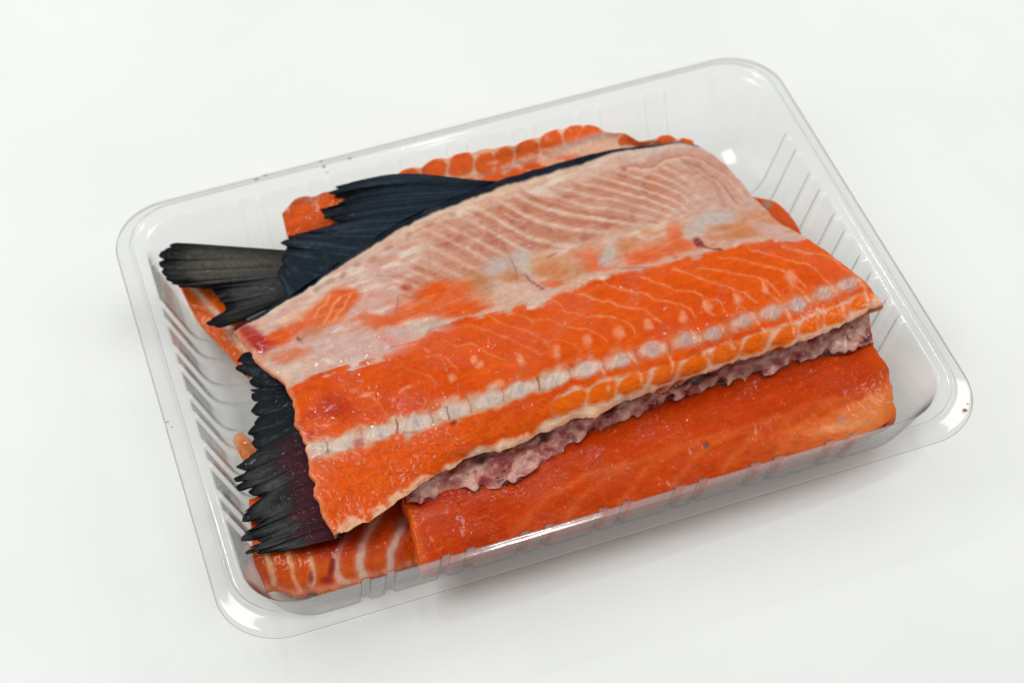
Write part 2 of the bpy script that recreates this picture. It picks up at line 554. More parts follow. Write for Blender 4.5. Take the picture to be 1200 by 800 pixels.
    rim_i = np.array([prof[i, 0] < 1.04 for i in range(npf - 1)])
    ribm = wi[:, None] & (edge_lab >= 0)[None, :]
    full = np.ones((npf - 1, ns), bool)
    lip = np.stack([idx[0], np.roll(idx[0], -1), np.roll(idx[0], -1) + nV, idx[0] + nV], -1)
    cap = None
    rimf = both(full & rim_i[:, None] & ~ribm)
    emit('rim', VV, [rimf], MAT_RIM, root, NN)
    emit('rim_edge', VV, [lip], MAT_EDGE, root)
    # floor centre is a slit closed by a strip
    bodyf = both(full & ~rim_i[:, None] & ~ribm)
    emit('body', VV, [bodyf], MAT_PLASTIC, root, NN)
    for l in np.unique(edge_lab[edge_lab >= 0]):
        f = both(ribm & (edge_lab == l)[None, :])
        emit('rib', VV, [f], MAT_PLASTIC, root, NN)
    return root
tray = build_tray()

# ------------------------------------------------------------------ top salmon piece
def top_piece():
    root = empty('salmon_piece', (0, 0, 0), 'large top salmon piece with pale belly membrane, row of vertebrae and black fins', 'salmon', 'salmon pieces stacked in the tray')
    rows = [
        [(272, 386), (300, 370), (340, 346), (380, 319), (420, 292), (470, 260), (520, 238), (570, 217), (620, 201), (680, 185), (740, 173), (790, 167), (817, 171)],
        [(277, 391), (320, 374), (370, 344), (420, 315), (490, 276), (560, 250), (630, 228), (700, 211), (770, 197), (815, 186), (842, 187)],
        [(288, 402), (340, 388), (420, 355), (490, 322), (560, 296), (640, 272), (720, 252), (790, 234), (840, 222), (874, 219)],
        [(303, 422), (370, 412), (430, 386), (500, 356), (560, 336), (640, 308), (720, 288), (790, 266), (850, 253), (907, 256)],
        [(334, 452), (390, 434), (440, 424), (470, 404), (520, 384), (560, 371), (625, 356), (680, 336), (742, 318), (804, 300), (846, 291), (900, 280), (948, 280)],
        [(347, 490), (440, 463), (520, 436), (600, 409), (690, 380), (770, 356), (850, 330), (930, 310), (986, 309)],
        [(358, 526), (400, 520), (445, 507), (487, 495), (531, 482), (572, 469), (609, 457), (649, 445), (688, 433), (726, 423), (764, 411), (803, 400), (836, 390), (872, 377), (905, 366), (934, 356), (966, 345), (1014, 332)],
        [(372, 583), (430, 563), (480, 545), (540, 520), (600, 496), (640, 480), (668, 469), (706, 457), (741, 448), (780, 437), (813, 427), (852, 411), (886, 402), (921, 392), (952, 379), (982, 368), (1026, 347)],
        [(391, 628), (414, 620), (440, 606), (474, 582), (495, 566), (525, 551), (546, 540), (567, 532), (601, 523), (618, 515), (635, 507), (665, 496), (695, 488), (729, 475), (754, 465), (780, 453), (815, 441), (850, 429), (902, 411), (955, 394), (990, 380), (1034, 356)],
    ]
    zs = [[2.55, 2.85, 3.1, 3.25, 3.2, 3.0, 2.8],
          [2.7, 3.1, 3.5, 3.65, 3.6, 3.3, 2.8],
          [2.8, 3.35, 3.8, 3.95, 3.95, 3.6, 2.8],
          [2.85, 3.5, 4.0, 4.15, 4.15, 3.9, 3.0],
          [2.9, 3.6, 4.05, 4.25, 4.25, 4.05, 3.25],
          [2.9, 3.6, 4.05, 4.25, 4.25, 4.1, 3.5],
          [2.85, 3.5, 3.95, 4.1, 4.1, 4.0, 3.6],
          [2.75, 3.25, 3.65, 3.8, 3.8, 3.75, 3.55],
          [2.5, 2.95, 3.2, 3.35, 3.4, 3.45, 3.45]]
    nu, nv = 640, 400
    X, Y, Z, V = loft(rows, zs, nu, nv)
    U = np.repeat(np.linspace(0, 1, nu)[None], nv, 0)
    # ragged borders
    e7 = sstep(7.4, 8, V); e0 = 1 - sstep(0, .4, V)
    rag = fbm(X / 14., X * 0 + 3, 7, 3)
    Y = Y + e7 * rag * 4.0 - e7 * 2.2 * np.clip(fbm(X / 26., X * 0 + 8, 17, 2), 0, 1) * 2 * sstep(.15, .3, U) * (1 - sstep(.55, .7, U))
    el = 1 - sstep(0, .02, U); er = sstep(.985, 1, U)
    X = X + el * fbm(Y / 12., Y * 0, 9, 3) * 4.5 + er * fbm(Y / 16., Y * 0, 11, 3) * 3
    Pn = Paint(X, Y, ORANGE, 3.0, 13., 3)
    vv = V + fbm(X / 16., Y / 16., 21, 3) * .22
    fz = np.exp(-((V - 3.9) / .8)**2)
    vv = vv + fz * (.08 + .16 * (1 - sstep(470, 600, X))) * fbm((X + 2.6 * Y) / 34., (Y + .25 * X) / 3.6, 22, 3)
    # --- orange flesh
    fib = fbm((X + 2.2 * Y) / 9., (Y * 2 - X * .4) / 30., 31, 4)
    Pn.mix(ORANGE_D, .55 * sstep(-.1, .5, fbm(X / 60., Y / 40., 33, 3)))
    Pn.mix(ORANGE_L, .20 * sstep(.0, .6, fib))
    Pn.mix(ORANGE_D, .20 * sstep(.05, .5, -fib))
    # --- bones / lower muscle
    low = sstep(6.35, 6.55, vv)
    Pn.mix(ORANGE_L, low * .16 * sstep(-.2, .4, fbm(X / 10., Y / 10., 41, 4)))
    sprk = sstep(.25, .55, fbm(X / 3.2, Y / 3.2, 43, 3))
    Pn.mix([.84, .30, .12], low * .22 * sprk)
    # --- membrane
    memb = 1 - sstep(3.9, 4.08, vv)
    mn = fbm(X / 22., Y / 14., 51, 4)
    Pn.mix(PALE, memb)
    Pn.mix(LAV, memb * .6 * (1 - sstep(420, 520, X)))
    mf = fbm((X - .4 * Y) / 30., (Y + .35 * X) / 5., 53, 4)
    mb = fbm(X / 26., Y / 16., 54, 3)
    Pn.mix([.78, .66, .58], memb * .65 * sstep(.05, .5, mf + .5 * mb))
    Pn.mix([.66, .30, .20], memb * .55 * sstep(.08, .5, -mf - .4 * mb) * (1 - sstep(520, 640, X)))
    Pn.mix([.74, .30, .12], memb * .45 * sstep(.1, .5, fbm(X / 40., Y / 12., 56, 3)) * (1 - sstep(480, 600, X)) * sstep(1.5, 2.5, vv))
    Pn.mix(GREYW, memb * .6 * sstep(.05, .5, mn) * sstep(2., 3., vv))
    # streaked muscle seen through the membrane: septa run down to the right
    yb = np.interp(X[0], X[0], Y[0])
    q = X - (1.12 + .75 * sstep(600, 780, X)) * (Y - np.interp(X, X[0], Y[0])) + fbm(X / 120., Y / 120., 61, 1) * 6 + fbm(X / 14., Y / 14., 62, 2) * .4
    q = q + 5 * fbm(q / 31., q * 0, 64, 2)
    per = 21.0
    ph = (q / per) - np.floor(q / per)
    kcol = hash2(np.floor(q / per), np.floor(q / per) * 0 + 2, 5)
    ln = np.exp(-((ph - .5) / .16)**2) * (.6 + .4 * kcol)
    zone = sstep(.55, 1.25, vv + .3 * (kcol - .5)) * (1 - sstep(2.35, 2.85, vv + .25 * (kcol - .5))) * sstep(455, 520, X + 40 * (kcol - .5)) * (1 - sstep(770, 850, X + 30 * (kcol - .5)))
    Pn.mix(STREAK, zone * (.62 + .38 * kcol) * (1 - ln))
    Pn.mix([.45, .15, .12], zone * .6 * sstep(.1, .5, fbm(X / 14., Y / 9., 63, 3)) * (1 - ln))
    Pn.mix([.70, .45, .35], zone * ln * (.25 + .40 * sstep(-.3, .3, fbm(X / 14., Y / 14., 65, 2))))
    Pn.mix([.74, .58, .50], zone * .35 * sstep(.45, .7, fbm(q / 7., Y / 16., 66, 3)))
    # right end: smooth pinkish drape with long folds along the edge
    rz = sstep(770, 850, X) * memb
    Pn.mix([.60, .36, .29], rz * .7)
    fold = []
    for pts, wd, c, a in [([(728, 197), (760, 192), (790, 182), (815, 184), (840, 197), (862, 218)], 3.5, [.50, .22, .17], .8),
                          ([(735, 201), (765, 199), (790, 188), (820, 191), (850, 206), (875, 235)], 2.2, [.72, .48, .38], .8),
                          ([(760, 188), (795, 176), (822, 180), (850, 198)], 4, [.58, .33, .27], .7),
                          ([(690, 200), (720, 186), (760, 179), (800, 172)], 6, [.66, .50, .42], .7),
                          ([(800, 190), (835, 205), (865, 238)], 1.6, [.45, .24, .15], .6),
                          ([(826, 208), (836, 216), (850, 240)], 2.5, [.50, .26, .21], .5),
                          ([(840, 215), (862, 245), (885, 262)], 3.5, [.66, .44, .38], .6)]:
        mk = Pn.line(poly_sample(pts, 24), wd) * memb
        Pn.mix(c, mk * a); fold.append((mk, c[0]))
    # cream fat along the skin, dark spots at the fin's roots
    fat = 1 - sstep(.35, .8, (vv + .1 * fbm(X / 9, Y / 9, 71, 3)) * (1 + .9 * sstep(560, 700, X)))
    Pn.mix(CREAM, fat * (.35 + .55 * sstep(-.3, .4, fbm(X / 16., Y / 10., 74, 3))) * (1 - .5 * sstep(600, 760, X)))
    Pn.mix([.55, .47, .43], fat * .6 * sstep(640, 800, X))
    for x, y in [(368, 333), (383, 325), (398, 316), (415, 305), (432, 298), (450, 285), (476, 270), (500, 258), (525, 247)]:
        Pn.mix([.42, .26, .13], .6 * Pn.blob(x + 4, y + 6, 5, 3, -30, .6))
    # blobs seen in the membrane's lower part and left end
    Pn.mix(AMBER, .55 * sstep(2.45, 2.9, vv) * (1 - sstep(3.75, 3.95, vv)) * sstep(-.25, .35, fbm(X / 30., Y / 14., 75, 3)) * sstep(470, 540, X))
    OR2 = [.72, .15, .025]; TAN = [.52, .25, .10]
    for cx, cy, rx, ry, an, c, a, so in [
        (385, 364, 36, 16, -35, [.72, .16, .02], .95, .4), (402, 350, 20, 11, -10, OR2, .95, .3), (340, 388, 24, 9, -30, OR2, .9, .4), (320, 398, 22, 8, -28, ORANGE, .9, .4),
        (365, 392, 20, 7, -20, [.55, .2, .07], .6, .6),
        (296, 397, 18, 12, 40, BLOOD, .95, .5), (285, 388, 7, 8, 0, [.45, .04, .03], .8, .5), (309, 404, 13, 7, -10, BLOOD, .7, .5),
        (340, 416, 22, 7, -8, OR2, .6, .6), (326, 438, 20, 9, 25, CREAM, .4, .6), (350, 432, 28, 8, -12, CREAM, .45, .6),
        (445, 377, 26, 9, 8, OR2, .8, .5), (452, 397, 16, 6, 20, ORANGE, .7, .5), (430, 408, 50, 12, -4, LAV, .7, .5),
        (516, 352, 46, 17, -8, OR2, .9, .6), (508, 340, 20, 11, -20, ORANGE, .9, .4), (548, 362, 36, 9, -8, ORANGE, .9, .5), (478, 367, 28, 8, -18, OR2, .85, .5),
        (560, 330, 18, 13, 20, TAN, .75, .5), (537, 334, 14, 8, 0, OR2, .6, .6), (600, 325, 18, 7, 20, TAN, .5, .6),
        (485, 386, 42, 5, -3, GREYW, .55, .6), (470, 393, 26, 6, 0, LAV, .7, .5),
        (582, 312, 16, 11, 0, GREYW, .8, .6), (612, 306, 14, 12, 40, GREYW, .8, .6), (600, 346, 34, 8, -12, PALE, .8, .5), (640, 343, 26, 5, -15, PALE, .8, .5),
        (648, 318, 26, 13, 25, AMBER, .75, .5), (650, 334, 16, 5, 10, OR2, .8, .5), (635, 300, 14, 10, 0, [.6, .36, .2], .6, .6),
        (694, 304, 19, 12, 20, OR2, .75, .8), (705, 315, 22, 7, 10, OR2, .7, .7), (675, 316, 18, 8, 10, TAN, .5, .6), (712, 300, 8, 14, 30, GREYW, .8, .5),
        (768, 297, 38, 12, -14, OR2, .85, .7), (752, 303, 18, 9, -10, ORANGE, .6, .7), (791, 273, 8, 14, -20, OR2, .7, .7), (800, 288, 18, 8, 20, OR2, .7, .5),
        (735, 285, 14, 8, -10, AMBER, .6, .6),
        (838, 257, 26, 11, -8, GREYW, .85, .5), (815, 268, 12, 10, 0, GREYW, .7, .5), (868, 268, 36, 5, 2, [.62, .26, .12], .7, .5), (860, 276, 40, 3.5, -3, AMBER, .6, .5), (905, 270, 30, 6, 20, LAV, .7, .5),
        (478, 336, 6, 5, 0, [.5, .07, .04], .8, .6), (818, 284, 7, 5, 40, [.28, .02, .03], .9, .5)]:
        Pn.mix(c, a * Pn.blob(cx, cy, rx, ry, an, so))
    for pts, wd, c, a in [([(560, 368), (600, 357), (640, 346), (690, 325), (725, 317), (760, 312), (800, 301), (835, 291), (900, 279)], 3.2, PALE, .8),
                          ([(818, 285), (828, 290), (846, 292)], 1.5, [.30, .06, .06], .9),
                          ([(598, 303), (604, 316), (606, 331)], 1.5, [.40, .22, .20], .7), ([(618, 324), (628, 334), (634, 338)], 2, [.38, .12, .13], .8),
                          ([(728, 315), (745, 313), (760, 316)], 1.2, [.45, .16, .18], .7), ([(641, 302), (650, 297)], 1.3, [.4, .2, .16], .7),
                          ([(349, 396), (354, 400)], 2, [.25, .06, .06], .8), ([(465, 368), (468, 345), (490, 350), (500, 332)], .9, [.35, .20, .22], .6),
                          ([(440, 320), (470, 326), (490, 345)], .9, [.45, .30, .30], .6),
                          ([(368, 372), (374, 362), (382, 356), (388, 346)], 1.6, [.80, .36, .18], .8), ([(379, 380), (386, 370), (390, 360), (398, 350)], 1.6, [.80, .36, .18], .8), ([(392, 377), (396, 366), (404, 358), (410, 347)], 1.6, [.80, .36, .18], .7),
                          ([(302, 385), (340, 373), (365, 352), (395, 334)], 3.5, CREAM, .5), ([(330, 376), (348, 368), (352, 374)], 2, [.78, .4, .25], .6),
                          ([(340, 404), (370, 396), (400, 378), (420, 362)], 2.2, LAV, .7), ([(360, 420), (420, 412), (460, 412)], 2.2, PALE, .6), ([(350, 405), (400, 400), (455, 408)], 1.5, PALE, .5)]:
        Pn.mix(c, a * Pn.line(pts, wd))
    # long vessels and fibres
    fine = fbm((X * .35 + Y * .9) / 2.2, (X * .9 - Y * .4) / 26., 81, 3)
    Pn.mix([.72, .58, .50], memb * .16 * sstep(.15, .5, fine))
    Pn.mix([.42, .22, .17], memb * .10 * sstep(.2, .5, -fine))
    # --- white septa in the orange band
    septa = [
        [(646, 350), (672, 366), (699, 371), (713, 371), (728, 376), (741, 381), (744, 388)],
        [(678, 343), (699, 350), (721, 356), (746, 360), (760, 367), (774, 376)],
        [(706, 331), (725, 338), (749, 344), (777, 352), (804, 360), (816, 371)],
        [(749, 324), (774, 333), (795, 339), (811, 340), (823, 347), (828, 362), (836, 368)], [(834, 350), (842, 353), (848, 366)],
        [(790, 316), (804, 321), (823, 328), (844, 333), (859, 340), (861, 350), (875, 364)], [(859, 340), (873, 342), (887, 356)],
        [(817, 312), (847, 317), (870, 323), (893, 328), (898, 340), (914, 354)], [(893, 328), (905, 333), (915, 347)],
        [(842, 301), (873, 306), (894, 311), (922, 320), (926, 330), (942, 342)], [(925, 321), (935, 326), (945, 336)],
        [(877, 291), (898, 297), (922, 305), (940, 307), (956, 316), (964, 325), (976, 335)],
        [(915, 288), (945, 296), (966, 298), (984, 308), (1000, 324)],
        [(545, 382), (571, 388), (592, 395), (611, 403), (632, 414)], [(575, 372), (597, 382), (615, 388), (632, 392)],
        [(520, 400), (538, 405), (552, 402), (571, 412), (592, 421)], [(501, 419), (515, 417), (536, 431)],
        [(600, 366), (627, 374), (650, 375), (658, 381), (678, 383), (704, 392), (713, 401)], [(650, 398), (668, 402), (680, 410)],
        [(470, 430), (500, 440), (512, 452)], [(410, 455), (440, 470), (452, 485)], [(620, 388), (640, 402), (645, 418)]]
    SEP = np.zeros_like(X)
    for i, s_ in enumerate(septa):
        strong = .58 if i < 13 else .36
        mk = Pn.line(poly_sample(s_, 18), 1.25) * (.55 + .45 * sstep(-.3, .3, fbm(X / 9., Y / 9., 90 + i, 2))) * strong
        halo = Pn.line(poly_sample(s_, 18), 5.0) * .15 * strong
        SEP = np.maximum(SEP, mk)
        Pn.mix(ORANGE_L, halo)
    Pn.mix([.82, .42, .25], SEP * .9)
    spots = [(430, 463, 7, 2.2), (475, 455, 7, 2.4), (529, 442, 5, 4), (556, 421, 4, 4), (563, 427, 5, 4), (585, 450, 6, 5), (610, 422, 4.5, 6), (652, 413, 4.5, 7), (688, 400, 5, 7), (725, 391, 5.5, 8), (760, 380, 5, 6), (800, 372, 4.5, 6), (829, 358, 5, 7), (864, 350, 5, 6), (897, 338, 4, 6), (927, 326, 6, 7)]  # pale rib ends; the leftmost two are bump highlights put into the colour
    SPT = np.zeros_like(X)
    for x, y, a, b in spots:
        SPT = np.maximum(SPT, Pn.blob(x, y, a, b, -15, .7))
    Pn.mix([.80, .42, .27], SPT * .6)
    # blood in the orange band's left
    for cx, cy, rx, ry, a in [(390, 472, 18, 13, .45), (388, 480, 9, 7, .5), (366, 484, 12, 6, .35), (352, 496, 6, 4, .5), (363, 507, 5, 3, .6), (405, 484, 12, 10, .3), (452, 502, 4, 5, .4)]:
        Pn.mix([.42, .018, .010], a * Pn.blob(cx, cy, rx, ry, -15, .7))
    # --- vertebra band
    band = np.exp(-((vv - 6.0) / .27)**4)
    lefty = 1 - sstep(640, 760, X)
    Pn.mix([.66, .46, .35], band * (.92 * lefty + .18 * (1 - lefty)))
    verts = [(368, 527), (402, 520), (445, 507), (487, 495), (531, 482), (572, 469), (609, 457), (649, 445), (688, 433), (726, 423), (764, 410), (803, 399), (836, 391), (872, 377), (905, 366), (934, 357), (966, 344), (993, 334)]
    VM = np.zeros_like(X); VL = np.full(X.shape, -1)
    for i, (x, y) in enumerate(verts):
        f = i / 17
        rx, ry = 20 - 6.5 * f, 8.6 - 2.0 * f
        mk = Pn.blob(x, y, rx, ry, -18, .34 + .28 * f)
        Pn.mix(BONE if f < .6 else [.60, .47, .40], mk * (.74 if f < .5 else .60))
        core = Pn.blob(x + 1, y, 6 + 4 * f, 6.5, 60, .7)
        Pn.mix(BONEB, core * (.3 + .2 * (i % 3 == 0)) if i > 1 else core * .1)
        lnb = Pn.line([(x - 1, y - 5), (x + 3, y + 5)], 1.2)
        Pn.mix([.30, .27, .36], lnb * .28 * (hash2(np.array(i), np.array(3), 4) > .3))
        VM = np.maximum(VM, mk)
        VL[mk > .5] = i
    vs = fbm((X + .25 * Y) / 2.6, Y / 16., 155, 2)
    Pn.mix([.46, .36, .35], VM * .22 * sstep(.1, .5, vs)); Pn.mix([.80, .70, .62], VM * .3 * sstep(.1, .5, -vs))
    for (x, y, a) in [(383, 524, .5), (424, 513, .35), (466, 500, .8), (505, 490, .4), (525, 484, .7), (551, 475, .35), (590, 463, .3), (632, 449, .75), (668, 440, .3), (707, 429, .3), (745, 418, .3), (783, 406, .4)]:
        Pn.mix([.22, .05, .05], a * Pn.line([(x - 1.5, y - 8), (x + 1.5, y + 7)], 1.3))
    Pn.mix([.5, .05, .05], .6 * Pn.blob(419, 519, 6, 6, 0, .7)); Pn.mix([.30, .02, .02], .8 * Pn.blob(531, 495, 4, 2.5, -20, .6))
    # --- muscle blocks under it
    blocks = [(629, 485, 17, 11, 0), (668, 469, 19, 12, 1), (706, 458, 18, 11.5, 1), (742, 447, 18, 10.5, 1), (780, 436, 18, 11, 1), (815, 425, 17, 10, 1), (851, 411, 18, 11, 1), (886, 401, 16, 11.5, 1), (921, 391, 16, 11, 1), (952, 378, 15, 10, 1), (982, 366, 15, 9.5, 1), (1010, 352, 13, 8.5, 1)]
    lowz = sstep(6.5, 6.75, vv) * sstep(640, 665, X)
    Pn.mix([.80, .52, .39], lowz * .85)
    BM = np.zeros_like(X); BL = np.full(X.shape, -1)
    for i, (x, y, rx, ry, s_) in enumerate(blocks):
        du = (Pn.wx - x + .25 * (Pn.wy - y)) / (rx * (.97 + .1 * hash2(np.array(i), np.array(5), 2))); dv = (Pn.wy - y - 2.2 + .32 * (Pn.wx - x)) / (ry + 1.2 + 1.0 * hash2(np.array(i), np.array(9), 2))
        d = (np.abs(du)**2.8 + np.abs(dv)**2.8)**(1 / 2.8)
        mk = 1 - sstep(.70, 1.03, d)
        oc = ORANGE * np.array([1.06, 1.3, 1.2])
        if s_: Pn.mix(oc, mk); BL[mk > .5] = i
        Pn.mix(ORANGE_L, mk * .4 * sstep(0., .5, fbm(X / 5., Y / 5., 140 + i, 3)))
        if s_: BM = np.maximum(BM, 1 - sstep(.35, 1.1, d))
    for i, (x, y) in enumerate(verts):
        if i < 8: continue
        lnp = Pn.line([(x + 9, y - 9), (x + 19, y + 3), (x + 24, y + 16), (x + 25, y + 28)], 2.4)
        Pn.mix([.80, .50, .36], lnp * (.12 + .5 * sstep(-.2, .4, fbm(X / 7., Y / 7., 160 + i, 2))))
        Pn.mix([.30, .08, .06], .35 * Pn.line([(x + 6, y - 10), (x + 15, y + 2)], 1.0) * (i % 3 == 0))
    # lower pale rim
    rim = sstep(7.74, 7.93, vv + .22 * fbm(X / 18., Y / 18., 111, 2))
    Pn.mix([.82, .56, .40], rim * (1 - .8 * sstep(600, 680, X)) * (.85 - .35 * sstep(470, 530, X) * (1 - sstep(540, 560, X))))
    for x, y, a, b, an in [(560, 530, 14, 5, -25), (590, 521, 16, 5, -20), (642, 500, 16, 6, -35), (690, 482, 8, 6, -40), (535, 545, 14, 4, -20), (725, 468, 6, 5, -30)]:
        Pn.mix([.80, .60, .46], .9 * Pn.blob(x, y, a, b, an, .5))
    # left cut edge slightly paler
    Pn.mix([.76, .36, .2], (1 - sstep(0, .012, U)) * .5)
    # skin strip along the back edge
    skn = (1 - sstep(.10, .16, V)) * (sstep(.13, .2, U) * (1 - .0 * U))
    tw = 1 - sstep(.24, .36, V * (1 + 1.6 * sstep(660, 780, X)) + .05 * fbm(X / 8., X * 0, 72, 2))
    Pn.mix(NAVY * 1.1, tw)
    Pn.mix([.16, .17, .19], tw * .8 * sstep(745, 800, X))
    # --- heights
    P = unproj(X, Y, Z)
    D = .03 * fbm(X / 22., Y / 18., 201, 3) + .005 * fbm(X / 5., Y / 5., 203, 2)
    D += -.02 * SEP + .03 * SPT + .015 * VM - .02 * (band * lefty) + .02 * BM - .01 * lowz
    D += zone * (.035 * (np.sin(ph * 2 * np.pi + np.pi / 2) * .0 - ln * -.03)) + memb * .07 * fbm(X / 30., Y / 20., 205, 3)
    for mk, br in fold: D += mk * (.08 if br > .6 else -.05)
    D += -.035 * sstep(7.8, 8, V) + (.008 * low + .003 * (1 - memb) * (1 - sstep(420, 560, X))) * fbm(X / 3.4, Y / 2.6, 207, 2) * 1.4 + .010 * (1 - memb) * fbm(X / 8., Y / 6., 211, 2) + .03 * (1 - memb) * sstep(.2, .5, fbm(X / 7., Y / 5., 209, 2)) * (1 - sstep(480, 660, X))
    D -= .006 * sstep(.1, .5, np.abs(fib)) * (1 - memb)
    Nn = grid_normals(P)
    P = P + Nn * D[..., None]
    ed = np.minimum(np.minimum(V / 8, 1 - V / 8) * 2.2, np.minimum(U, 1 - U) * 6)
    thick = .30 + .6 * np.clip(ed, 0, 1)**.6
    C = Pn.c
    nb = 2 * (nu - 1) + 2 * (nv - 1)
    sk = np.zeros((nb, 3))
    sk[:nu - 1] = NAVY
    sk[nu - 1:nu - 1 + nv - 1] = [.62, .30, .2]
    sk[nu - 1 + nv - 1: 2 * (nu - 1) + nv - 1] = [.55, .2, .11]
    sk[2 * (nu - 1) + nv - 1:] = [.66, .22, .1]
    bu = np.full(nb, .15); bu[nu - 1 + nv - 1: 2 * (nu - 1) + nv - 1] = -.9
    Vx, top, quads, tri, cols, rr = slab(P, C, thick, sk, bulge=bu)
    top, quads, tri = fix_winding(Vx, top, quads, tri)
    N = vert_normals(Vx, [top, quads, tri])
    wet = np.full(len(Vx), 1.0)
    wg = (1 - .35 * memb * sstep(500, 640, X)) * (.22 + .75 * sstep(-.15, .45, fbm(X / 34., Y / 28., 301, 3) + .35 * (1 - sstep(380, 640, X)) - .12))
    wet[:nu * nv] = wg.ravel()
    lab = np.zeros((nv - 1, nu - 1), int)
    vl = VL[:-1, :-1]; bl = BL[:-1, :-1]
    lab[vl >= 0] = 100 + vl[vl >= 0]
    lab[bl >= 0] = 200 + bl[bl >= 0]
    lab[(tw[:-1, :-1] > .5)] = 1
    lf = lab.ravel()
    emit('flesh', Vx, [top, quads, tri], MAT_FLESH, root, N, cols, wet)
    Vx = Vx + N * .006
    emit('skin', Vx, [top[lf == 1]], MAT_PATCH, root, N, cols, wet)
    for i in range(len(verts)):
        if (lf == 100 + i).any(): emit('vertebra', Vx, [top[lf == 100 + i]], MAT_PATCH, root, N, cols, wet)
    for i in range(len(blocks)):
        if (lf == 200 + i).any(): emit('muscle_block', Vx, [top[lf == 200 + i]], MAT_PATCH, root, N, cols, wet)
    return root
top = top_piece()

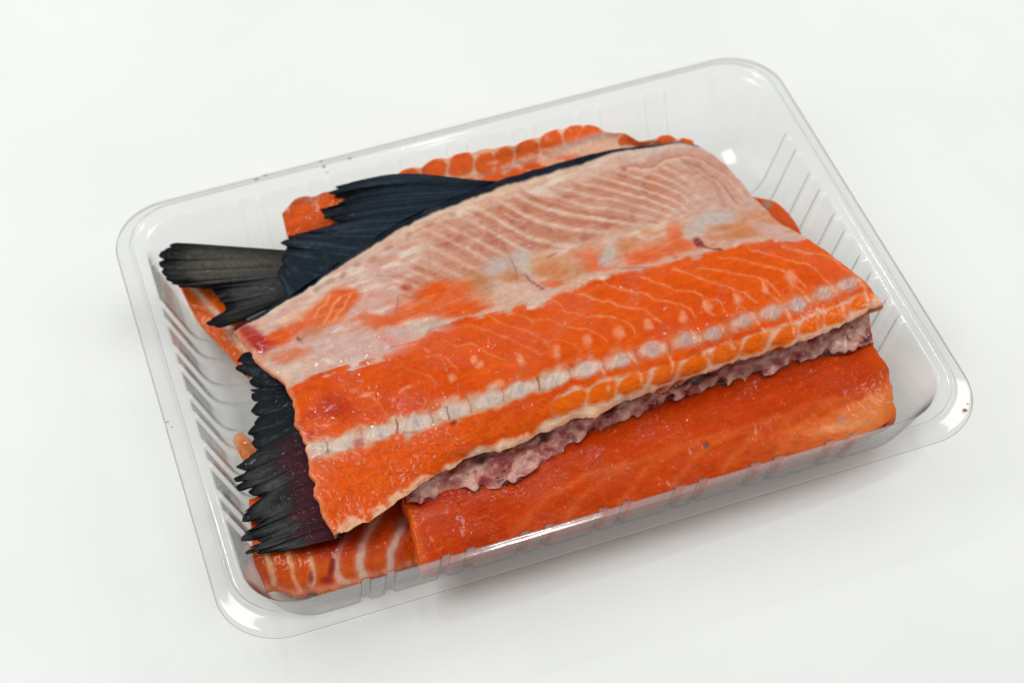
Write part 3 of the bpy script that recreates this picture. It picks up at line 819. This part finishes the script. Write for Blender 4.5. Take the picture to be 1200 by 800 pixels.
# ------------------------------------------------------------------ fins
def fin(root, name, base, tips, nray, kind, seed, amp=.05, jag=.03, bow=0., fray=.35, wfac=1.25, lean=1.):
    """base / tips: (px, py, z) polylines; the blade is split into its rays, each a solid strip"""
    rng = np.random.RandomState(seed)
    nc = nray * 9 + 1
    wd_ = .45 + rng.rand(nray) * 1.1                   # rays of uneven width
    cum = np.r_[0, np.cumsum(wd_)]; cum /= cum[-1]
    pos = np.interp(np.linspace(0, nray, nc), np.arange(nray + 1), cum)
    bq = poly_sample(np.array(base, float), 400); tq = poly_sample(np.array(tips, float), 800, smooth=False)
    bp = np.stack([np.interp(pos, np.linspace(0, 1, 400), bq[:, c]) for c in range(3)], -1)
    bp = np.stack([np.interp(1 - (1 - pos)**lean, np.linspace(0, 1, 400), bq[:, c]) for c in range(3)], -1)
    tp = np.stack([np.interp(pos, np.linspace(0, 1, 800), tq[:, c]) for c in range(3)], -1)
    nl = 70
    t = np.linspace(0, 1, nl)[:, None, None]
    G = bp[None] + (tp - bp)[None] * t                # nl, nc, 3 (px, py, z)
    sag = np.sin(np.linspace(0, math.pi, nl))[:, None]
    G[..., 2] += sag * .12
    G[..., 1] -= bow * (pos[None] ** 2) * np.sin(np.pi * np.linspace(0, 1, nl) ** 1.5)[:, None]
    parts = []
    for k in range(nray):
        c0, c1 = k * 9, k * 9 + 9
        g = G[:, c0:c1 + 1].copy()
        s = np.linspace(-1, 1, g.shape[1])[None]
        # rays narrow towards their tip, which ends ragged
        tt = np.linspace(0, 1, nl)[:, None]
        cen = g.mean(1, keepdims=True)
        nar = wfac - (.10 + fray * rng.rand()) * sstep(.72 + .15 * rng.rand(), 1.05, tt)
        g[..., :2] = cen[..., :2] + (g[..., :2] - cen[..., :2]) * nar[..., None]
        ext = jag * rng.randn()
        axis = g[-1:, :, :2] - g[0:1, :, :2]
        frag = fbm(s * 1.7 + k * 3.1, s * 0 + seed, seed, 2) * jag * 1.2
        g[..., :2] += axis * (tt * (ext + frag) - .03 * (s**2) * tt**3 * 1.0)[..., None]
        # ridge relief: each ray shows two or three fine rods
        rid = amp * .28 * (1 - s**2) + amp * .12 * np.cos(s * 3 * np.pi + k) * np.ones_like(tt)
        lift = .012 * (k % 2) + .03 * rng.rand() * tt + .06 * rng.randn() * tt**3
        Z = g[..., 2] + rid * (1 - .4 * tt) + lift
        X, Y = g[..., 0], g[..., 1]
        P = unproj(X, Y, Z)
        if kind == 'navy':
            C = np.ones(X.shape + (3,)) * np.array([.014, .027, .042])
            st = fbm(s * 2.2 + 7 * k + tt * 0, tt * 1.5, seed + 3, 3)
            C = C + np.array([.026, .045, .062]) * sstep(-.05, .6, st)[..., None]
            C = C * (1 - .45 * sstep(.6, 1, tt))[..., None]
            br = sstep(.35, .55, fbm(X / 12., Y / 7., seed + 9, 3)) * sstep(.2, .5, tt)
            C = C + (np.array([.10, .085, .09]) - C) * (br * .4)[..., None]
        elif kind == 'tail':
            f = k / max(1, nray - 1)
            C = np.ones(X.shape + (3,)) * np.array([.020, .022, .024])
            st = fbm(s * 2.0 + 5 * k, tt * 2.2, seed + 3, 3)
            tanm = np.exp(-((f - .18) / .14)**2) * np.exp(-((tt - .55) / .35)**2)
            C = C + (np.array([.185, .16, .125]) - C) * np.clip(tanm * (.75 + .4 * st), 0, 1)[..., None]
            m2 = np.exp(-((f - .5) / .3)**2) * (1 - sstep(.7, .95, tt)) * .65
            C = C + (np.array([.10, .094, .098]) - C) * np.clip(m2 * (1 + .6 * st), 0, 1)[..., None]
            dk = sstep(.80, .96, tt + .08 * st)
            C = C + (np.array([.008, .010, .012]) - C) * dk[..., None]
            if f > .7: C = C * .55
        else:
            f = k / max(1, nray - 1)
            C = np.ones(X.shape + (3,)) * np.array([.014, .024, .032])
            st = fbm(s * 2.5 + 5 * k, tt * 2.2, seed + 3, 3)
            brow = sstep(.30, .55, f) * np.exp(-((tt - .72) / .2)**2)
            C = C + (np.array([.15, .13, .11]) - C) * np.clip(brow * (.35 + .5 * st), 0, 1)[..., None]
            pur = (1 - sstep(.38, .62, tt)) * sstep(.3, .5, f)
            C = C + (np.array([.11, .022, .035]) - C) * np.clip(pur * (.8 + .5 * st), 0, 1)[..., None]
            dk = sstep(.84, .97, tt + .08 * st)
            C = C + (np.array([.007, .011, .014]) - C) * dk[..., None]
        C = np.clip(C, .003, 1)
        th = np.full(X.shape, .05)
        Vx, tp_, qd, tr, cols, _ = slab(P, C, th, [.006, .010, .013])
        tp_, qd, tr = fix_winding(Vx, tp_, qd, tr)
        N = vert_normals(Vx, [tp_, qd, tr])
        wet = np.ones(len(Vx))
        parts.append((Vx, [tp_, qd, tr], N, cols, wet))
    # root band first: the fin's own mesh, its rays hang on it
    g = G[:16].copy()
    P = unproj(g[..., 0], g[..., 1], g[..., 2] - .05)
    Vx, tp_, qd, tr, cols, _ = slab(P, np.ones(P.shape) * NAVY * .8, np.full(P.shape[:2], .1), NAVY * .7)
    tp_, qd, tr = fix_winding(Vx, tp_, qd, tr)
    fo = emit(name, Vx, [tp_, qd, tr], MAT_FIN, root, None, cols, np.ones(len(Vx)))
    for Vx, Fs, N, cols, wet in parts:
        emit('fin_ray', Vx, Fs, MAT_FIN, fo, N, cols, wet)
    return fo

# back fin of the top piece
fin(top, 'back_fin',
    [(340, 346, 2.86), (380, 319, 2.98), (420, 292, 3.06), (470, 259, 3.14), (520, 237, 3.2), (555, 222, 3.22), (580, 212, 3.24)],
    [(325, 318, 2.5), (331, 308, 2.5), (324, 303, 2.5), (336, 290, 2.5), (331, 285, 2.55), (338, 276, 2.6), (372, 268, 2.65), (398, 261, 2.7), (382, 255, 2.75), (372, 246, 2.75), (392, 240, 2.8), (405, 234, 2.85), (387, 226, 2.9), (398, 219, 2.95), (410, 213, 3.0)],
    30, 'navy', 5, .05, .012, 9., .5, 1.3, 1.9)
# tail of the top piece
fin(top, 'tail_fin',
    [(372, 296, 2.5), (365, 312, 2.5), (352, 330, 2.5), (338, 346, 2.5), (322, 357, 2.5)],
    [(200, 284, 2.62), (188, 296, 2.6), (184, 312, 2.55), (192, 326, 2.4), (208, 336, 2.2), (228, 337, 2.0), (247, 338, 1.9), (256, 350, 1.9), (264, 363, 1.95), (238, 380, 1.9), (256, 384, 2.0), (276, 378, 2.2)],
    20, 'tail', 11, .05, .010, 0., .2)

# ------------------------------------------------------------------ generic salmon slab
def piece(name, label, rows, zs, nu, nv, paint, thick, skirt, parts=None, group='salmon pieces stacked in the tray', parent=None, cat='salmon', flesh='flesh', wetv=1., fb=.15):
    if parent is None:
        root = empty(name, (0, 0, 0), label, cat, group)
    else:
        root = parent
    X, Y, Z, V = loft(rows, zs, nu, nv)
    U = np.repeat(np.linspace(0, 1, nu)[None], nv, 0)
    X, Y, Z, C, D, L = paint(X, Y, Z, U, V)
    P = unproj(X, Y, Z)
    P = P + grid_normals(P) * D[..., None]
    n = len(rows) - 1
    ed = np.minimum(np.minimum(V / n, 1 - V / n) * 2, np.minimum(U, 1 - U) * 4)
    th = thick * (.45 + .55 * np.clip(ed * 2, 0, 1)**.6)
    nb = 2 * (nu - 1) + 2 * (nv - 1)
    bu = np.full(nb, .15); bu[nu - 1 + nv - 1: 2 * (nu - 1) + nv - 1] = fb
    Vx, top, quads, tri, cols, rr = slab(P, C, th, skirt, bulge=bu)
    top, quads, tri = fix_winding(Vx, top, quads, tri)
    N = vert_normals(Vx, [top, quads, tri])
    wet = np.full(len(Vx), .5)
    wet[:nu * nv] = (wetv(X, Y) if callable(wetv) else np.full(X.shape, wetv)).ravel()
    lf = L[:-1, :-1].ravel()
    emit(flesh, Vx, [top, quads, tri], MAT_FLESH, root, N, cols, wet)
    Vx = Vx + N * .006
    for i in np.unique(lf[lf >= 0]):
        emit(parts, Vx, [top[lf == i]], MAT_PATCH, root, N, cols, wet)
    return root

NOL = lambda X: np.full(X.shape, -1)

# ---- front middle piece
def paint_front(X, Y, Z, U, V):
    er = sstep(.97, 1, U); el = 1 - sstep(0, .015, U)
    X = X + er * (fbm(Y / 16., Y * 0, 3, 3) * 6) + el * fbm(Y / 14., Y * 0, 5, 2) * 2.
    p = Paint(X, Y, ORANGE * np.array([.85, .72, 1]), 3, 14, 23)
    a = (X * .55 - Y * .83)
    fib = fbm((X + 1.9 * Y) / 6., (X - .3 * Y) / 40., 13, 4)
    p.mix([.52, .058, .003], .7 * sstep(-.8, .8, fbm(X / 70., Y / 45., 15, 3) + .5 * (1 - sstep(1.2, 2.2, V))))
    p.mix(ORANGE_L, .14 * sstep(.1, .6, fib))
    p.mix(ORANGE_D * .8, .2 * sstep(.1, .6, -fib))
    for k in range(8):
        x0 = 600 + 62 * k; y0 = 628 - 19 * k
        p.mix([.80, .28, .09], .24 * p.line(poly_sample([(x0, y0), (x0 + 34, y0 - 40), (x0 + 80, y0 - 66), (x0 + 130, y0 - 84)], 12), 4.5))
    p.mix([.80, .30, .14], .2 * sstep(.2, .6, fbm((X - .6 * Y) / 7., (Y + .5 * X) / 3.5, 43, 3)) * (.4 + .6 * (1 - sstep(640, 820, X))))  # clustered pale flecks: wet glints painted into the colour
    p.mix([.82, .27, .08], .7 * sstep(2.55, 2.95, V + .2 * fbm(X / 20, Y / 20, 19, 3)) * sstep(820, 1000, X))
    p.mix([.84, .34, .13], .7 * p.blob(1020, 486, 34, 14, -40, .7))
    p.mix([.86, .45, .24], .6 * p.blob(985, 500, 30, 6, -10, .7))
    p.mix([.58, .36, .30], .6 * p.blob(987, 491, 5, 8, 30, .8)); p.mix([.22, .12, .12], .85 * p.blob(827, 523, 3, 3.4, 0, .6))
    p.mix(BLOOD, .35 * (1 - sstep(1.0, 1.35, V + .2 * fbm(X / 14., Y / 14., 29, 3))))
    p.mix(BLOOD, .7 * p.line([(492, 594), (530, 578), (570, 566), (600, 562)], 3.5))
    p.mix(ORANGE_L, .5 * (1 - sstep(0, .02, U)) + .3 * sstep(.96, 1, U))
    rip = sstep(.15, .6, fbm((X * .9 - Y) / 16., (X * .4 + Y) / 7., 33, 4))
    D = .07 * fbm(X / 40., Y / 26., 31, 2) + .008 * fbm((X - .5 * Y) / 9., Y / 6., 37, 2) + .006 * rip
    gl = (1 - sstep(1.9, 2.6, V)) * (1 - sstep(760, 860, X)) * sstep(.9, 1.1, V) + .6 * (1 - sstep(600, 700, X))
    D = D + .012 * fbm(X / 6., Y / 4., 47, 2) + .05 * np.clip(gl, 0, 1) * fbm((X - .8 * Y) / 5., (Y + .4 * X) / 3.2, 39, 2) * sstep(-.1, .3, fbm(X / 18., Y / 12., 41, 2))
    return X, Y, Z, p.c, D, NOL(X)
front = piece('salmon_piece', 'smooth deep orange salmon slab at the front, topped by a pink bloody membrane', [
    [(490, 540), (600, 505), (700, 465), (800, 425), (900, 395), (1008, 368)],
    [(474, 582), (512, 572), (546, 566), (610, 552), (669, 518), (729, 484), (785, 472), (853, 443), (893, 432), (934, 415), (1022, 396)],
    [(482, 606), (546, 594), (640, 560), (760, 520), (880, 480), (960, 452), (1038, 432)],
    [(488, 635), (560, 622), (660, 590), (780, 550), (890, 518), (970, 495), (1047, 462)],
    [(496, 668), (560, 651), (640, 627), (720, 603), (800, 578), (880, 552), (970, 525), (1020, 507), (1046, 488)]],
    [[2.3, 2.4, 2.4, 2.4, 2.3], [2.25, 2.35, 2.35, 2.35, 2.3], [2.2, 2.3, 2.3, 2.25, 2.2], [2.05, 2.1, 2.1, 2.1, 2.0], [1.75, 1.75, 1.75, 1.7, 1.5]],
    420, 200, paint_front, 1.5, [.66, .13, .03], fb=-.35,
    wetv=lambda X, Y: .22 + .78 * sstep(-.1, .45, fbm(X / 40., Y / 22., 303, 3) + .4 * (1 - sstep(560, 820, X)) - .1))

def paint_frill(X, Y, Z, U, V):
    lowm = sstep(1.2, 2, V)
    sc = fbm(X / 17., X * 0 + 2, 3, 3)
    sc = np.abs(fbm(X / 21., X * 0 + 2, 3, 2)) * 2 - .5
    Y = Y + lowm * (-sc * (5 + 5 * vnoise(X / 60., X * 0, 4)) + 2.5 + 1.2 * fbm(X / 5., X * 0, 9, 2))
    Z = Z + 0
    p = Paint(X, Y, [.66, .38, .33], 3, 12, 63)
    n1 = fbm(X / 26., Y / 16., 61, 3); n2 = fbm((X + .6 * Y) / 7., Y / 14., 65, 3)
    p.mix([.40, .10, .10], .65 * sstep(-.08, .5, n1))
    p.mix([.72, .48, .41], .7 * sstep(-.05, .5, -n1))
    p.mix([.36, .02, .02], .6 * sstep(.28, .5, fbm(X / 15., Y / 15., 67, 3)))
    p.mix([.60, .40, .34], .35 * sstep(.2, .5, n2))
    for x, y, a, b in [(715, 480, 7, 6), (825, 442, 14, 6), (951, 396, 3.5, 3), (638, 512, 5, 5), (812, 446, 6, 4), (1014, 398, 3, 3), (563, 538, 6, 6)]:
        p.mix([.05, .012, .018], .85 * p.blob(x, y, a * 1.2, b * .9, -25, .85))
    for x, y, a, b in [(565, 565, 7, 8), (610, 530, 6, 5), (785, 462, 6, 4), (912, 424, 8, 4), (680, 500, 5, 4), (990, 395, 8, 4)]:
        p.mix([.34, .015, .015], .8 * p.blob(x, y, a, b, 20, .6))
    fo = fbm((X + .4 * Y) / 15., Y / 40., 71, 2)
    fo = fo * .6 + .5 * fbm(X / 11., Y / 9., 78, 3)
    p.mix([.46, .09, .085], .5 * sstep(.08, .5, -fo)); p.mix([.76, .54, .46], .5 * sstep(.1, .5, fo))  # dark red hollows, pale crests: fold shading put into the colour
    D = .22 * fo + .02 * fbm((X + .5 * Y) / 10., Y / 18., 73, 2)
    D = D + .05 * lowm * np.abs(fbm(X / 9., X * 0, 75, 2))
    return X, Y, Z, p.c, D, NOL(X)
piece('', '', [
    [(472, 560), (500, 548), (560, 518), (620, 497), (690, 470), (750, 448), (820, 424), (900, 397), (960, 376), (1016, 352)],
    [(474, 573), (510, 563), (570, 540), (630, 522), (695, 490), (755, 470), (820, 446), (900, 417), (960, 398), (1020, 378)],
    [(477, 588), (512, 580), (546, 572), (575, 569), (612, 556), (646, 532), (669, 521), (697, 502), (729, 487), (763, 479), (800, 461), (853, 446), (893, 437), (934, 419), (975, 410), (1023, 400)]],
    [[2.62, 2.8, 2.85, 2.85, 2.8], [2.55, 2.7, 2.75, 2.75, 2.65], [2.33, 2.43, 2.43, 2.43, 2.36]],
    420, 70, paint_frill, .22, [.30, .10, .09], parent=front, flesh='membrane')

# ---- bottom left piece with white stripes
def paint_left(X, Y, Z, U, V):
    p = Paint(X, Y, ORANGE * .95, 2.2, 12, 83)
    p.mix(ORANGE_L, .4 * sstep(0., .5, fbm(X / 12., Y / 9., 85, 3)))
    p.mix(ORANGE_D, .5 * sstep(0., .5, fbm(X / 25., Y / 25., 87, 3)))
    L = NOL(X); D = .03 * fbm(X / 10., Y / 10., 91, 3)
    stripes = [([(312, 640), (316, 660), (322, 684)], 3.5, .8), ([(338, 640), (341, 660), (346, 682), (352, 694)], 3.2, .6), ([(364, 655), (367, 670), (364, 688)], 4.2, .8),
               ([(412, 618), (400, 635), (395, 655), (397, 676), (408, 684)], 4.6, .75), ([(450, 592), (434, 618), (424, 640), (422, 664), (427, 680)], 5.2, .95), ([(484, 598), (468, 622), (459, 645), (457, 672)], 4.6, .95), ([(500, 620), (492, 645), (490, 660)], 4, .8)]
    for i, (pts, wd, a) in enumerate(stripes):
        mk = p.line(poly_sample(pts, 16), wd)
        p.mix([.74, .50, .42] if i > 2 else [.80, .46, .30], a * np.clip(mk * 1.25, 0, 1))
        L[mk > .55] = i; D += .03 * mk
    # blood
    for x, y, a, b, s_ in [(378, 628, 34, 22, .8), (400, 612, 26, 16, .8), (352, 640, 14, 10, .4), (389, 664, 4, 14, .8), (383, 680, 7, 4, .7), (430, 620, 26, 22, .45), (470, 606, 20, 16, .45), (364, 676, 3, 8, .7)]:
        p.mix([.34, .018, .012], min(1, s_ * 1.15) * p.blob(x, y, a, b, 10, .6))
    p.mix([.70, .36, .24], .6 * sstep(2.75, 3, V))
    Y = Y + sstep(2.7, 3, V) * fbm(X / 14., X * 0, 93, 3) * 4
    return X, Y, Z, p.c, D, L
left = piece('salmon_piece', 'striped salmon piece in the front left corner under the ragged black tail', [
    [(292, 585), (350, 565), (430, 545), (520, 520)],
    [(296, 630), (350, 615), (420, 592), (520, 565)],
    [(298, 656), (345, 660), (420, 645), (522, 615)],
    [(312, 688), (345, 695), (400, 685), (460, 668), (528, 648)]],
    [[1.3, 1.5, 1.5, 1.4], [1.45, 1.6, 1.6, 1.5], [1.3, 1.5, 1.5, 1.4], [.75, .85, .85, .85]],
    300, 150, paint_left, .6, [.66, .2, .08], parts='fat_stripe')

# tail of the striped piece
fin(left, 'tail_fin',
    [(345, 415, 2.05), (352, 450, 2.05), (362, 490, 2.05), (378, 530, 2.05), (392, 570, 2.05), (402, 605, 2.0), (402, 628, 1.95)],
    [(287, 411, 1.75), (271, 429, 1.6), (286, 440, 1.6), (292, 449, 1.6), (303, 456, 1.6), (291, 456, 1.6), (298, 472, 1.6), (293, 482, 1.55), (301, 490, 1.55), (290, 508, 1.5), (298, 513, 1.5), (295, 519, 1.5), (300, 528, 1.5), (277, 546, 1.5), (291, 551, 1.5), (272, 560, 1.5), (271, 568, 1.5), (281, 574, 1.5), (304, 584, 1.55), (283, 601, 1.55), (282, 611, 1.55), (306, 612, 1.6), (281, 626, 1.55), (281, 633, 1.55), (307, 635, 1.6), (288, 642, 1.6), (290, 649, 1.6), (330, 646, 1.75)],
    26, 'ragged', 23, .05, .010, 0., .6, 1.12)

# ---- back piece
def paint_back(X, Y, Z, U, V):
    p = Paint(X, Y, [.76, .155, .016], 2.2, 12, 101)
    top_ = 1 - sstep(.5, .9, V)
    p.mix([.78, .46, .33], .85 * sstep(-.05, .3, fbm(X / 16., Y / 7., 106, 3)) * sstep(.6, .9, V) * sstep(440, 500, X))
    L = NOL(X); D = .03 * fbm(X / 12., Y / 12., 103, 3)
    bl = [(352, 243, 14, 9), (385, 236, 16, 10), (478, 209, 17, 10), (509, 200, 17, 13), (540, 193, 17, 14), (568, 191, 14, 12), (590, 186, 14, 13), (618, 178, 17, 13), (646, 167, 16, 13), (672, 159, 15, 10), (694, 154, 15, 8), (735, 164, 14, 6), (780, 165, 14, 6), (805, 167, 12, 6)]
    M = np.zeros_like(X)
    for i, (x, y, rx, ry) in enumerate(bl):
        d = ((np.abs(p.wx - x) / rx)**2.6 + (np.abs(p.wy - y + .2 * (p.wx - x)) / (ry * 1.15))**2.6)**(1 / 2.6)
        mk = 1 - sstep(.72, .98, d)
        M = np.maximum(M, mk); L[mk > .5] = i
    gap = (1 - sstep(1.0, 1.3, V)) * (1 - M)
    p.mix([.82, .54, .40], .95 * gap * sstep(420, 460, X))
    p.mix([.80, .5, .36], .45 * gap * (1 - sstep(420, 460, X)))
    p.mix([.66, .42, .36], .85 * p.line([(655, 176), (690, 164), (712, 158), (728, 155)], 5))
    p.mix([.72, .46, .36], .7 * p.line([(590, 198), (620, 186), (655, 178)], 4))
    p.mix([.8, .42, .25], .6 * p.blob(362, 252, 10, 4, -20, .6))
    p.mix(ORANGE, .9 * p.blob(352, 258, 40, 14, -15, .5))
    p.mix(ORANGE, .95 * sstep(860, 890, X)); p.mix([.42, .33, .28], .8 * p.blob(899, 240, 6, 5, -40, .5))
    for x, y, rx, ry in bl:
        Y = Y - 3.0 * (1 - sstep(0, .5, V)) * np.exp(-((X - x) / (rx * .75))**4)
    Y = Y + 1.5 * (1 - sstep(0, .5, V))
    D += .025 * M
    return X, Y, Z, p.c, D, L
piece('salmon_piece', 'salmon piece against the back wall showing a row of small orange muscle blocks', [
    [(331, 248), (345, 235), (373, 228), (415, 222), (456, 208), (478, 199), (494, 195), (510, 188), (538, 182), (562, 177), (590, 173), (617, 166), (657, 152), (687, 148), (706, 152), (726, 156), (745, 164), (780, 160), (812, 166)],
    [(334, 262), (400, 248), (480, 222), (560, 200), (640, 180), (720, 174), (785, 176), (832, 197)],
    [(340, 285), (440, 270), (560, 236), (680, 214), (790, 208), (866, 229)],
    [(346, 302), (460, 292), (590, 257), (720, 236), (830, 226), (909, 237)],
    [(352, 330), (480, 318), (620, 285), (760, 265), (860, 258), (938, 272)],
    [(370, 370), (500, 360), (640, 330), (780, 305), (880, 295), (934, 302)]],
    [[2.65, 2.85, 3.1, 3.15, 3.1, 2.75, 2.5], [2.3, 2.5, 2.65, 2.7, 2.65, 2.3, 2.0], [1.9, 2.0, 2.2, 2.2, 2.2, 2.0, 1.9], [1.8, 1.8, 1.9, 1.9, 1.9, 1.9, 1.95], [1.7, 1.7, 1.7, 1.7, 1.7, 1.7, 1.75], [1.3, 1.3, 1.3, 1.3, 1.3, 1.3, 1.3]],
    420, 160, paint_back, .5, [.70, .2, .07], parts='muscle_block')

# ---- narrow strip at the left
def paint_strip(X, Y, Z, U, V):
    p = Paint(X, Y, ORANGE * np.array([1.05, 1.25, 1.2]), 1.5, 10, 121)
    p.mix(ORANGE_L, .4 * sstep(0., .5, fbm(X / 8., Y / 8., 123, 3)))
    mk = p.line([(214, 318), (227, 338), (256, 371), (288, 412), (305, 430)], 4)
    p.mix([.80, .54, .40], .95 * mk)
    D = .03 * fbm(X / 9., Y / 9., 125, 3) - .03 * mk
    return X, Y, Z, p.c, D, NOL(X)
piece('salmon_strip', 'narrow orange salmon strip with a white fat line poking out under the upper left tail', [
    [(236, 300), (262, 340), (290, 375), (330, 420)],
    [(222, 308), (246, 345), (276, 385), (318, 428)],
    [(200, 312), (213, 338), (233, 376), (262, 408), (276, 424), (290, 440)]],
    [[1.45, 1.35, 1.3, 1.25], [1.5, 1.4, 1.35, 1.3], [1.4, 1.2, .95, .9]],
    120, 60, paint_strip, .45, [.70, .22, .08], group=None)

# ---- loose scrap on the tray's floor
def paint_scrap(X, Y, Z, U, V):
    p = Paint(X, Y, [.74, .26, .07], 1.5, 6, 131)
    p.mix([.78, .5, .36], .7 * (1 - sstep(.05, .3, U)))
    p.mix([.78, .46, .3], .5 * (1 - sstep(.2, .8, V)))
    D = .03 * fbm(X / 6., Y / 6., 133, 3)
    return X, Y, Z, p.c, D, NOL(X)
piece('salmon_scrap', 'tiny pale orange scrap on the tray floor beside the ragged black tail', [
    [(274, 510), (282, 506), (290, 512), (310, 530)], [(273, 516), (281, 520), (289, 528), (306, 545)], [(275, 520), (280, 530), (286, 540), (300, 556)]],
    [[.72, .78, .8, .8], [.75, .85, .85, .85], [.7, .75, .78, .78]], 50, 30, paint_scrap, .12, [.72, .3, .12], group=None, cat='salmon scrap')

# ---- dried specks on the tray's rim
def speck(px, py, z, r, seed):
    nu, nv = 14, 8
    V = []
    c = unproj(np.array(px, float), np.array(py, float), np.array(z, float))
    rng = np.random.RandomState(seed)
    k = 1 + .35 * rng.randn(nu)
    k = (k + np.roll(k, 1) + np.roll(k, -1)) / 3
    sx, sy = 1 + rng.rand(), .6 + .5 * rng.rand()
    for i in range(nv):
        t = i / (nv - 1) * math.pi / 2
        for j in range(nu):
            a = 2 * math.pi * j / nu
            V.append(c + np.array([math.cos(a) * r * sx * k[j] * math.cos(t), math.sin(a) * r * sy * k[j] * math.cos(t), r * .35 * math.sin(t) - .01]))
    V = np.array(V)
    idx = np.arange(nu * nv).reshape(nv, nu); nx = np.roll(idx, -1, 1)
    F = np.stack([idx[:-1], nx[:-1], nx[1:], idx[1:]], -1).reshape(-1, 4)
    base = idx[0][::-1].reshape(1, -1)
    col = np.ones(V.shape) * np.array([.42, .26, .13])
    emit('dried_speck', V, [F, base], MAT_FLESH, tray, None, col, np.ones(len(V)) * .3)
for i, a in enumerate([(1131, 480, 3.5, .075), (1134, 473, 3.45, .04), (376, 189, 3.5, .05), (380, 195, 3.62, .06), (383, 202, 3.62, .04), (311, 205, 3.5, .05), (300, 210, 3.5, .06), (410, 186, 3.55, .05), (186, 393, 3.62, .035), (196, 494, 3.5, .04), (201, 500, 3.5, .03)]):
    speck(*a, 40 + i)
